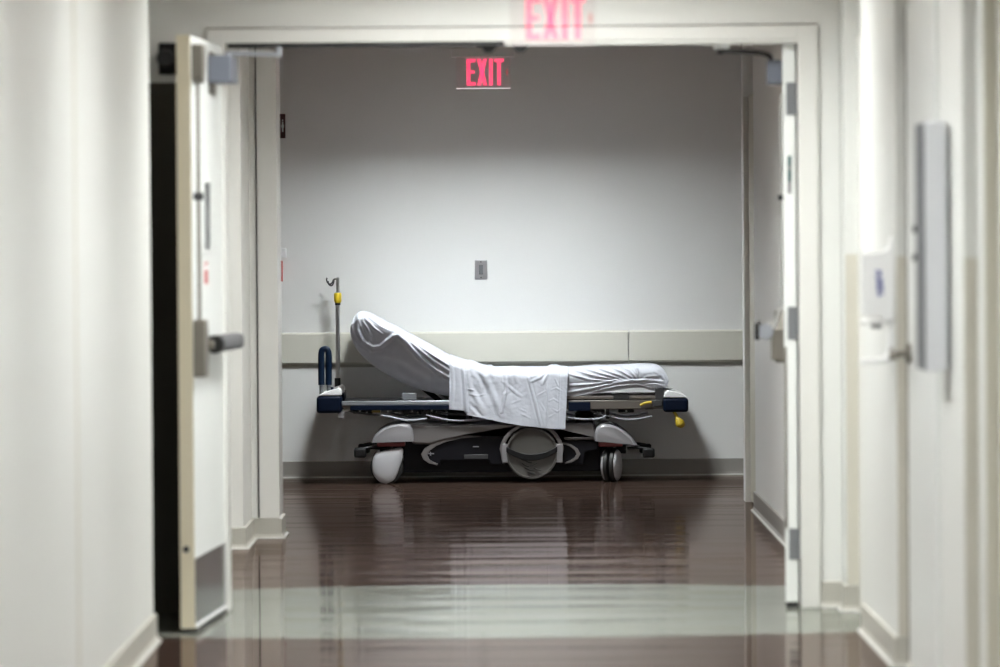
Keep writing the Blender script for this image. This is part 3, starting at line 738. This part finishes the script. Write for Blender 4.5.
yl = S('release_lever', T(smooth_path([(X(640), YN+0.02, Z(640, 405.5)), (X(645), YN+0.015, Z(645, 403.2)), (X(651), YN+0.02, Z(651, 402.3))]), 0.008, 10), M['mustard'], smooth=True); yl['label'] = 'yellow release lever'
S('lever_mount', B((X(652), X(662), YN+0.015, YN+0.0295, Z(655, 406.5), Z(655, 400))), M['darkgrey'], bevel=0.004)
ft = bmesh.new()
tube(ft, smooth_path([(X(673.5), YN+0.03, Z(674, 411.5)), (X(675.5), YN+0.025, Z(675, 415)), (X(677.5), YN+0.02, Z(677, 420)), (X(680), YN+0.02, Z(680, 424.5)), (X(680.6), YN+0.02, Z(681, 428.2))], 5), [0.009]*8 + [0.012, 0.015, 0.018, 0.021, 0.024, 0.026, 0.027, 0.027, 0.026, 0.024, 0.020, 0.014, 0.004], 14)
fo2 = S('foot_lever', ft, M['mustard'], smooth=True); fo2['label'] = 'yellow teardrop lever below the foot bumper'
# folded side rail tubes
def rod(pts, r, y=YN+0.03): return T(smooth_path([(X(a), y, Z(a, b)) for a, b in pts], 6), r, 8)
for pts in ([(380, 415.5), (389, 417), (398, 419.2), (406, 420.6), (416, 420.2), (426, 419)], [(425, 415.3), (436, 418), (447, 420.3), (460, 420.9), (478, 420)],
            [(566, 417.5), (576, 419), (588, 419.6), (600, 418.6), (606, 415.8)], [(611, 417.2), (620, 419.2), (630, 420), (642, 418.6), (651, 416.5)]):
    S('side_rail_tube', rod(pts, 0.0065), M['alu'], smooth=True)
    S('side_rail_tube', rod(pts, 0.0065, half_y(YN+0.03)), M['alu'], smooth=True)
for pts in ([(343, 410), (360, 413.5), (380, 415.5)], [(436, 412), (455, 414.5), (500, 416), (560, 416.5)], [(590, 411), (603, 416), (612, 417)]):
    S('side_rail_link', rod(pts, 0.006, YN+0.045), M['darkgrey'], smooth=True)
for p in (428, 470, 520, 607): S('side_rail_hanger', B((X(p)-0.01, X(p)+0.01, YN+0.05, YN+0.068, Z(p, 419), Z(p, 409))), M['dark'])
# corner bumpers
def corner(pxs, head):
    p0, p1 = pxs
    body = outline([(p0, 413.3), (p1, 413.0), (p1, 396.0), (p0, 396.4)]) if head else outline([(p0, 412.2), (p1, 412.2), (p1, 398.2), (p0, 398.2)])
    bm = prism(bmesh.new(), body, YN, YN+0.16)
    b, b2 = S('corner_bumper', bm, M['navy'], mirror=True, bevel=0.016, segs=4)
    capo = [(p0+1.5, 395.8), (p0+7, 392.6), (p0+18, 389.2), (p0+22, 387.6), (p1-0.5, 390), (p1, 395.6)] if head else [(p0, 397.8), (p0+2, 392.5), (p0+5, 390.4), (p0+14, 392.2), (p0+21, 394.8), (p1-1.2, 397.8)]
    S('bumper_cap', prism(bmesh.new(), outline(capo), YN+0.004, YN+0.15), M['white_plastic'], mirror=True, bevel=0.006, segs=3)
corner((316, 341.0), True); corner((663.0, 688), False)
S('end_bar', B((X(319), X(338), YN+0.162, half_y(YN+0.162), Z(330, 411), Z(330, 399))), M['navy'], bevel=0.012, segs=3)
S('end_bar', B((X(666), X(686), YN+0.162, half_y(YN+0.162), Z(676, 410), Z(676, 400))), M['navy'], bevel=0.012, segs=3)
S('corner_connector', B((X(655), X(664), YN+0.03, YN+0.12, Z(660, 407), Z(660, 388))), M['darkgrey'], bevel=0.004)
# push handle
yh = YN + 0.10
def Pn(px, py, y): k = F/y; return ((px-500)/k, y, H - (py-(500-px)*0.0073-242)/k)
gp = smooth_path([Pn(321, 385, yh), Pn(321, 365, yh), Pn(321.2, 354, yh), Pn(322.4, 350, yh), Pn(325, 348.9, yh), Pn(327.2, 350, yh), Pn(328.3, 354, yh), Pn(328.5, 365, yh), Pn(328.3, 385, yh)], 5)
ph = S('push_handle', tube(bmesh.new(), gp, 0.0185, 16), M['navy2'], smooth=True); ph['label'] = 'navy foam push handle loop'
for p in (321, 328.3):
    S('handle_post', T([Pn(p, 396.5, yh), Pn(p, 385.2, yh)], 0.012, 12), M['greysteel'], smooth=True)
S('handle_socket', T([Pn(330.5, 395, yh+0.02), Pn(330.5, 387, yh+0.02)], 0.015, 12), M['navy'], smooth=True)
# iv pole at the wall side corner
yp = half_y(YN + 0.06)
ip = thing('iv_pole', None, None); ip.parent = st
def I(name, bm, m, **k): return S(name, bm, m, ip, **k)
I('lower_tube', T([Pn(337.3, 397, yp), Pn(337.9, 304, yp)], 0.0135, 14), M['steel'], smooth=True)
I('upper_tube', T([Pn(337.9, 304, yp), Pn(338.2, 277.5, yp)], 0.0095, 12), M['steel'], smooth=True)
yb = I('yellow_collar', T([Pn(337.9, 303, yp), Pn(338, 301, yp), Pn(338, 294, yp), Pn(338, 292.8, yp)], [0.017, 0.0225, 0.0225, 0.019], 18), M['yellow'], smooth=True); yb['label'] = 'bright yellow locking collar'
I('black_ring', T([Pn(337.9, 305, yp), Pn(337.9, 303.1, yp)], 0.016, 16), M['black'], smooth=True)
hk = bmesh.new()
tube(hk, smooth_path([Pn(338.2, 279, yp), Pn(334.5, 279.3, yp), Pn(332.6, 282.5, yp-0.005), Pn(330.5, 284, yp-0.01), Pn(328, 282.6, yp-0.012), Pn(327, 279.5, yp-0.012), Pn(327.6, 277.7, yp-0.012)], 5), 0.0045, 8)
tube(hk, smooth_path([Pn(334.5, 279.3, yp), Pn(333.5, 284, yp+0.03), Pn(331.5, 285.6, yp+0.05), Pn(329, 284, yp+0.06), Pn(328.5, 281, yp+0.06)], 5), 0.0045, 8)
I('hook', hk, M['darkgrey'], smooth=True)
I('pole_clamp', T([Pn(337.2, 392, yp), Pn(337.2, 378, yp)], 0.0175, 14), M['black'], smooth=True)
I('pole_base', B((Pn(334, 0, yp)[0], Pn(346, 0, yp)[0], yp-0.04, yp+0.04, Pn(340, 399, yp)[2], Pn(340, 390, yp)[2])), M['greysteel'], bevel=0.008)
S('control_box', B((X(401), X(415.5), YN+0.15, YN+0.22, Z(408, 401), Z(408, 393.8))), M['alu'], bevel=0.003)

# ------------------------------------------------------------------ mattress and fitted sheet
stations = [((352.0, 319.5), (350.2, 327)), ((353.5, 315.8), (349.8, 333)), ((357, 312.3), (352.2, 342)), ((362, 311), (356, 350)), ((370, 313.5), (362.5, 358)), ((380, 318.5), (372, 366)),
            ((392, 324.6), (384, 374)), ((410, 333.8), (402, 384)), ((430, 344.6), (424, 391.8)), ((446, 353.4), (443, 396)), ((458, 360), (460, 398)), ((470, 364), (478, 397)), ((490, 366.2), (498, 395)),
            ((520, 366.6), (524, 393)), ((545, 366.4), (546, 394)), ((568, 366.9), (568, 398.6)), ((580, 366), (580, 397.2)), ((596, 365), (596, 393.8)), ((612, 364.6), (612, 391)), ((630, 364), (629, 388.6)),
            ((643, 363.4), (642, 388.2)), ((652, 363.2), (651, 390.6)), ((659, 364.4), (658, 391)), ((664.5, 368), (664, 389.6)), ((667.5, 374), (667.3, 386)), ((668.6, 379), (668.6, 381.5))]
def interp(st_, n):
    """arc-length resample of the paired stations"""
    A = [Vector((a[0], a[1], b[0])) for a, b in st_]; Bz = [b[1] for a, b in st_]
    d = [0]
    for i in range(1, len(A)):
        d.append(d[-1] + max((Vector(st_[i][0])-Vector(st_[i-1][0])).length, (Vector(st_[i][1])-Vector(st_[i-1][1])).length))
    out = []
    for k in range(n):
        s = d[-1]*k/(n-1); i = 0
        while i < len(d)-2 and d[i+1] < s: i += 1
        t = (s-d[i])/(d[i+1]-d[i])
        def cr(f):
            p = [f(max(i-1, 0)), f(i), f(i+1), f(min(i+2, len(A)-1))]
            v = 0.5*((2*p[1]) + (p[2]-p[0])*t + (2*p[0]-5*p[1]+4*p[2]-p[3])*t*t + (-p[0]+3*p[1]-3*p[2]+p[3])*t**3)
            return 0.6*v + 0.4*(p[1]*(1-t)+p[2]*t)
        out.append(((cr(lambda j: A[j].x), cr(lambda j: A[j].y)), (cr(lambda j: A[j].z), cr(lambda j: Bz[j]))))
    return out
def seg_dist(p, a, b):
    ax, ay = a; bx, by = b; dx, dy = bx-ax, by-ay; L2 = dx*dx+dy*dy
    t = ((p[0]-ax)*dx+(p[1]-ay)*dy)/L2; tc = min(1, max(0, t))
    qx, qy = ax+dx*tc, ay+dy*tc
    L = math.sqrt(L2)
    sd = ((p[0]-ax)*(-dy)+(p[1]-ay)*dx)/L
    return math.hypot(p[0]-qx, p[1]-qy), sd, tc
def fold(p, folds):
    v = 0.0
    for (pts, wdt, amp) in folds:
        best = None; n = len(pts)-1
        for i in range(n):
            d_, sd, t = seg_dist(p, pts[i], pts[i+1])
            if best is None or d_ < best[0]: best = (d_, sd, (i+t)/n)
        d_, sd, t = best
        if d_ > 4*wdt: continue
        env = math.sin(PI*min(1, max(0, 0.08+0.84*t)))**0.5
        u = d_/wdt
        v += amp*env*(math.exp(-u*u) - 0.45*math.exp(-((u-1.5)**2)/0.6))
    return v
def fan(p, c, a0, a1, freq, r0, r1, amp, ph=0.0):
    dx, dy = p[0]-c[0], p[1]-c[1]; r = math.hypot(dx, dy); a = math.degrees(math.atan2(-dy, dx)) % 360
    if not (a0 < a < a1) or r > r1: return 0
    e = min(1, (a-a0)/8, (a1-a)/8)*min(1, r/r0)*min(1, (r1-r)/(r1*0.35))
    return amp*e*(math.sin(math.radians(a)*freq+ph+0.9*math.sin(r*0.11)) + 0.5*math.sin(math.radians(a)*freq*1.9+1+0.05*r))
SF = [  # creases of the fitted sheet, in the plan of the photograph, widths in px, heights in metres
    ([(358, 318), (357, 330), (362, 342), (372, 348), (380, 347), (387, 341), (392, 337)], 2.2, 0.022),
    ([(351, 325), (354, 337), (360, 345), (368, 350)], 1.6, 0.010),
    ([(394, 336), (398, 335), (405, 341), (420, 358), (436, 371), (450, 379)], 1.8, 0.020),
    ([(404, 337), (418, 349), (434, 362), (450, 372)], 1.4, 0.012),
    ([(412, 341), (430, 354), (450, 367)], 1.3, 0.008),
    ([(363, 322), (368, 330), (372, 340)], 1.1, 0.010), ([(359, 322), (363, 334), (369, 343)], 1.0, 0.009), ([(365, 318), (374, 328), (382, 334)], 1.0, 0.008), ([(368, 316), (380, 326), (390, 331)], 1.2, 0.006),
    ([(374, 352), (390, 352), (398, 345)], 3.0, 0.006), ([(376, 358), (400, 366), (430, 384)], 4.0, 0.006),
    ([(568, 393), (590, 389), (612, 384), (634, 381), (650, 380.5), (662, 382)], 1.4, 0.012),
    ([(568, 398), (584, 395), (600, 390), (618, 386), (636, 384.5), (650, 388)], 1.2, 0.010),
    ([(568, 386), (592, 384.5), (616, 381), (632, 380)], 1.3, 0.010),
    ([(568, 374), (590, 380), (612, 381.5)], 1.2, 0.009), ([(574, 370), (594, 376), (616, 380)], 1.1, 0.009), ([(584, 368), (602, 374), (622, 379.5)], 1.1, 0.009),
    ([(596, 367), (612, 373), (628, 379)], 1.1, 0.008), ([(608, 366), (622, 372), (632, 378)], 1.0, 0.008), ([(620, 366), (630, 371), (636, 378)], 1.0, 0.007), ([(634, 366), (638, 372), (639, 379)], 1.1, 0.006),
    ([(645, 385), (655, 384), (664, 386)], 1.0, 0.008), ([(655, 372), (662, 376), (665, 383)], 1.4, 0.006), ([(640, 382), (648, 377), (658, 376)], 1.6, 0.005),
]
def sheet_mesh(name, stn, n, width, m, y_near, folds, side_n=46, edge_r=0.055, fans=()):
    ST = interp(stn, n); bm = bmesh.new(); grid = []
    yfar = half_y(y_near)
    for (tp, bp) in ST:
        tp = (tp[0], tp[1] + (tp[1]-242)*0.021)
        ring = []
        hgt = (bp[1]-tp[1]) / KN
        r = min(edge_r, hgt*0.45)
        # near side, bottom to top
        for j in range(side_n+1):
            v = j/side_n
            px, py = bp[0]+(tp[0]-bp[0])*v, bp[1]+(tp[1]-bp[1])*v
            dist_top = (1-v)*hgt; y = y_near
            if dist_top < r: q = 1-dist_top/r; y += r*(1-math.sqrt(max(0, 1-q*q)))
            und = 0.15 if px < 430 else (0.15 + (0.03-0.15)*min(1, (px-430)/40)); y += und*max(0, (dist_top-0.04)/0.3)**1.0; y += 0.012*(1-v*hgt/0.03)**2 if v*hgt < 0.03 else 0
            f = (0.85 if px < 450 else 0.62)*fold((px, py), folds)
            for fa_ in fans: f += fan((px, py), *fa_)
            f += 0.0025*noise.noise(Vector((px*0.12, py*0.12, 3.1)))*1.5
            x, z = PZ(px, py)
            ring.append((x, y - f, z + f*0.25*(1 if v > 0.2 else 0)))
        ztop = ring[-1]
        for j in range(1, 11):     # across the top
            v = j/11; y = (y_near+r)*(1-v) + (yfar-r)*v
            sag = 0.010*math.sin(PI*v)
            ring.append((ztop[0], y, ztop[2] + sag*0.4 + 0.003*noise.noise(Vector((ztop[0]*9, y*9, 0)))))
        for j in range(13):
            v = 1-j/12
            px, py = bp[0]+(tp[0]-bp[0])*v, bp[1]+(tp[1]-bp[1])*v
            dist_top = (1-v)*hgt; y = yfar
            if dist_top < r: q = 1-dist_top/r; y -= r*(1-math.sqrt(max(0, 1-q*q)))
            x, z = PZ(px, py); ring.append((x, y, z))
        grid.append([bm.verts.new((a-XC, b-YC, c)) for a, b, c in ring])
    for a, b in zip(grid, grid[1:]):
        for k in range(len(a)-1): bm.faces.new((a[k], a[k+1], b[k+1], b[k]))
    # turned-under hem so that it is closed below
    for a, b in zip(grid, grid[1:]): bm.faces.new((a[0], b[0], b[-1], a[-1]))
    bm.faces.new(grid[0]); bm.faces.new(grid[-1])
    return bm
# mattress: a plain core inside the sheet, belongs to the stretcher
core = [((a[0]*0.84+b[0]*0.16, a[1]*0.80+b[1]*0.20), (a[0]*0.32+b[0]*0.68, a[1]*0.32+b[1]*0.68)) for a, b in stations[2:-2]]
obj('mattress', sheet_mesh('mattress', core, 60, 0, M['mattress'], YN+0.13, [], 8), M['mattress'], st, smooth=True)
fs = obj('fitted_sheet', sheet_mesh('fitted_sheet', stations, 520, 0, M['sheet'], YN+0.048, SF, 60), M['sheet'])
for p in fs.data.polygons: p.use_smooth = True
fs.location = (XC, YC, 0)
tag(fs, 'white fitted sheet stretched in creases around the whole raised mattress', 'bed sheet')
# backrest frame below the raised part
S('backrest_tube', T([(X(380), YN+0.30, Z(380, 364)), (X(448), YN+0.30, Z(448, 399))], 0.012, 10), M['greysteel'], smooth=True, mirror=True)
S('backrest_strut', T([(X(412), YC, Z(412, 382)), (X(440), YC, Z(440, 404))], 0.016, 12), M['dark'], smooth=True)

# ------------------------------------------------------------------ draped sheet
DT = [(449.5, 355.5), (455, 357.5), (461, 359.6), (466, 361), (471, 361.2), (476, 363.3), (482, 365.2), (487, 366.3), (491, 366), (494, 367.8), (503, 367.6), (515, 367.4), (527, 368), (540, 367.8), (548, 367.4), (552, 365.6), (557, 365.6), (562, 367), (568, 367.5)]
DB = [(449, 409.6), (465.3, 411), (466, 415.2), (478, 417.5), (490, 420), (505, 423.2), (520, 425.6), (540, 428), (552, 429), (564.5, 429.4)]
def lerp_poly(P, x):
    for a, b in zip(P, P[1:]):
        if a[0] <= x <= b[0]: t = (x-a[0])/(b[0]-a[0]); return a[1]+(b[1]-a[1])*t
    return P[0][1] if x < P[0][0] else P[-1][1]
DF = [
    ([(463, 368), (464.5, 385), (465.5, 411)], 1.8, 0.022), ([(452, 366), (453, 385), (451, 408)], 1.5, 0.008),
    ([(466, 372), (470, 388), (478, 402), (484, 412)], 2.6, 0.010), ([(482, 372), (487, 382), (494, 398), (501, 416)], 3.0, 0.012),
    ([(474, 371), (480, 377), (482, 384)], 2.0, -0.008), ([(505, 374), (506, 390), (501, 412)], 1.5, 0.009), ([(503, 382), (512, 390), (520, 396)], 1.6, 0.006),
    ([(528, 378), (532, 392), (536, 408), (541, 428)], 1.3, 0.012), ([(546.5, 372), (546.5, 400), (546.3, 428)], 0.8, 0.005), ([(560, 368), (559, 400), (558, 428)], 0.7, 0.003),
    ([(530, 382), (540, 377), (548, 370)], 1.4, 0.006), ([(503, 394), (511, 391)], 1.3, 0.003), ([(512, 403), (520, 400)], 1.2, 0.003), ([(519, 409), (526, 412)], 1.0, 0.003),
    ([(466, 389), (473, 390)], 0.9, 0.005), ([(468, 394), (477, 396), (485, 394)], 0.9, 0.003), ([(551, 390), (556, 388), (561, 391)], 0.9, 0.004), ([(549, 401), (553, 399), (558, 402)], 0.9, 0.004), ([(538, 395), (545, 391)], 0.9, 0.004),
    ([(552, 409), (557, 412), (562, 408)], 0.9, 0.004), ([(549, 417), (554, 414)], 0.9, 0.003), ([(555, 379), (558, 386)], 0.9, 0.004), ([(521, 414), (529, 418)], 1.0, 0.003), ([(540, 403), (544, 410)], 0.9, 0.004),
([(470, 404), (474, 408), (480, 416)], 2.0, -0.008), ([(488, 366), (492, 372), (490, 380)], 2.2, -0.008),
    ([(466, 363), (470, 370), (468, 380)], 2.0, -0.006), ([(552, 366), (547, 374), (542, 384)], 1.5, 0.008), ([(514, 372), (518, 384), (512, 398)], 2.0, 0.004),
]
bm = bmesh.new(); grid = []; NX, NY = 240, 130
for i in range(NX+1):
    u = i/NX; col = []
    for j in range(NY+1):
        v = j/NY
        # column leans: right hem runs from 568 at the top to 564.5 at the bottom
        xt = 449.3 + (568-449.3)*u; xb = 448.6 + (564.6-448.6)*u
        px = xt+(xb-xt)*v; t0 = lerp_poly(DT, xt); b0 = lerp_poly(DB, xb)
        if xb < 465.4: pass
        t0 += (t0-242)*0.021; py = t0+(b0-t0)*v
        f = 0.42*fold((px, py), DF) + 0.006*noise.noise(Vector((px*0.09, py*0.05, 7))) + 0.0012*noise.noise(Vector((px*0.25, py*0.3, 1))) + 0.0004*noise.noise(Vector((px*0.8, py*0.9, 4)))
        # the folded left strip lies a little lower than the rest
        if px < 465: f -= 0.003
        y = YN+0.003
        r = 0.05; dz = (py-t0)/KN
        if dz < r: q = 1-dz/r; y += r*(1-math.sqrt(max(0, 1-q*q)))
        elif v > 0.5: f += 0.006*(v-0.5)*math.sin(px*0.16)
        x, z = PZ(px, py); col.append((x, min(y - f, y+0.009), z))
    for j in range(1, 26):
        y = YN+0.0615 + (0.64-0.0)*j/25; tp = col[0]
        pass
    front = col
    back = []
    zt = front[0][2]
    for j in range(1, 30):
        v = j/30; y = front[0][1] + (half_y(YN+0.0115)-0.05-front[0][1])*v
        back.append((front[0][0], y, zt + 0.006 + 0.003*math.sin(PI*v) + 0.003*noise.noise(Vector((front[0][0]*20, y*12, 0)))))
    far = []
    for j in range(12):
        v = j/11; y = half_y(YN+0.0115) - 0.05*(1-min(1, v*3))**2
        far.append((front[0][0], y, zt+0.004-0.16*v))
    grid.append([bm.verts.new(p) for p in (front[::-1] + back + far)])
for a, b in zip(grid, grid[1:]):
    for k in range(len(a)-1): bm.faces.new((a[k], a[k+1], b[k+1], b[k]))
bmesh.ops.translate(bm, verts=bm.verts, vec=(-X(508), -YC, 0))
ds = obj('draped_sheet', bm, M['sheet'])
ds.location = (X(508), YC, 0)
for p in ds.data.polygons: p.use_smooth = True
sd = ds.modifiers.new('thickness', 'SOLIDIFY'); sd.thickness = 0.002; sd.offset = 0
tag(ds, 'creased white sheet draped across the middle of the stretcher and hanging down its side', 'bed sheet')
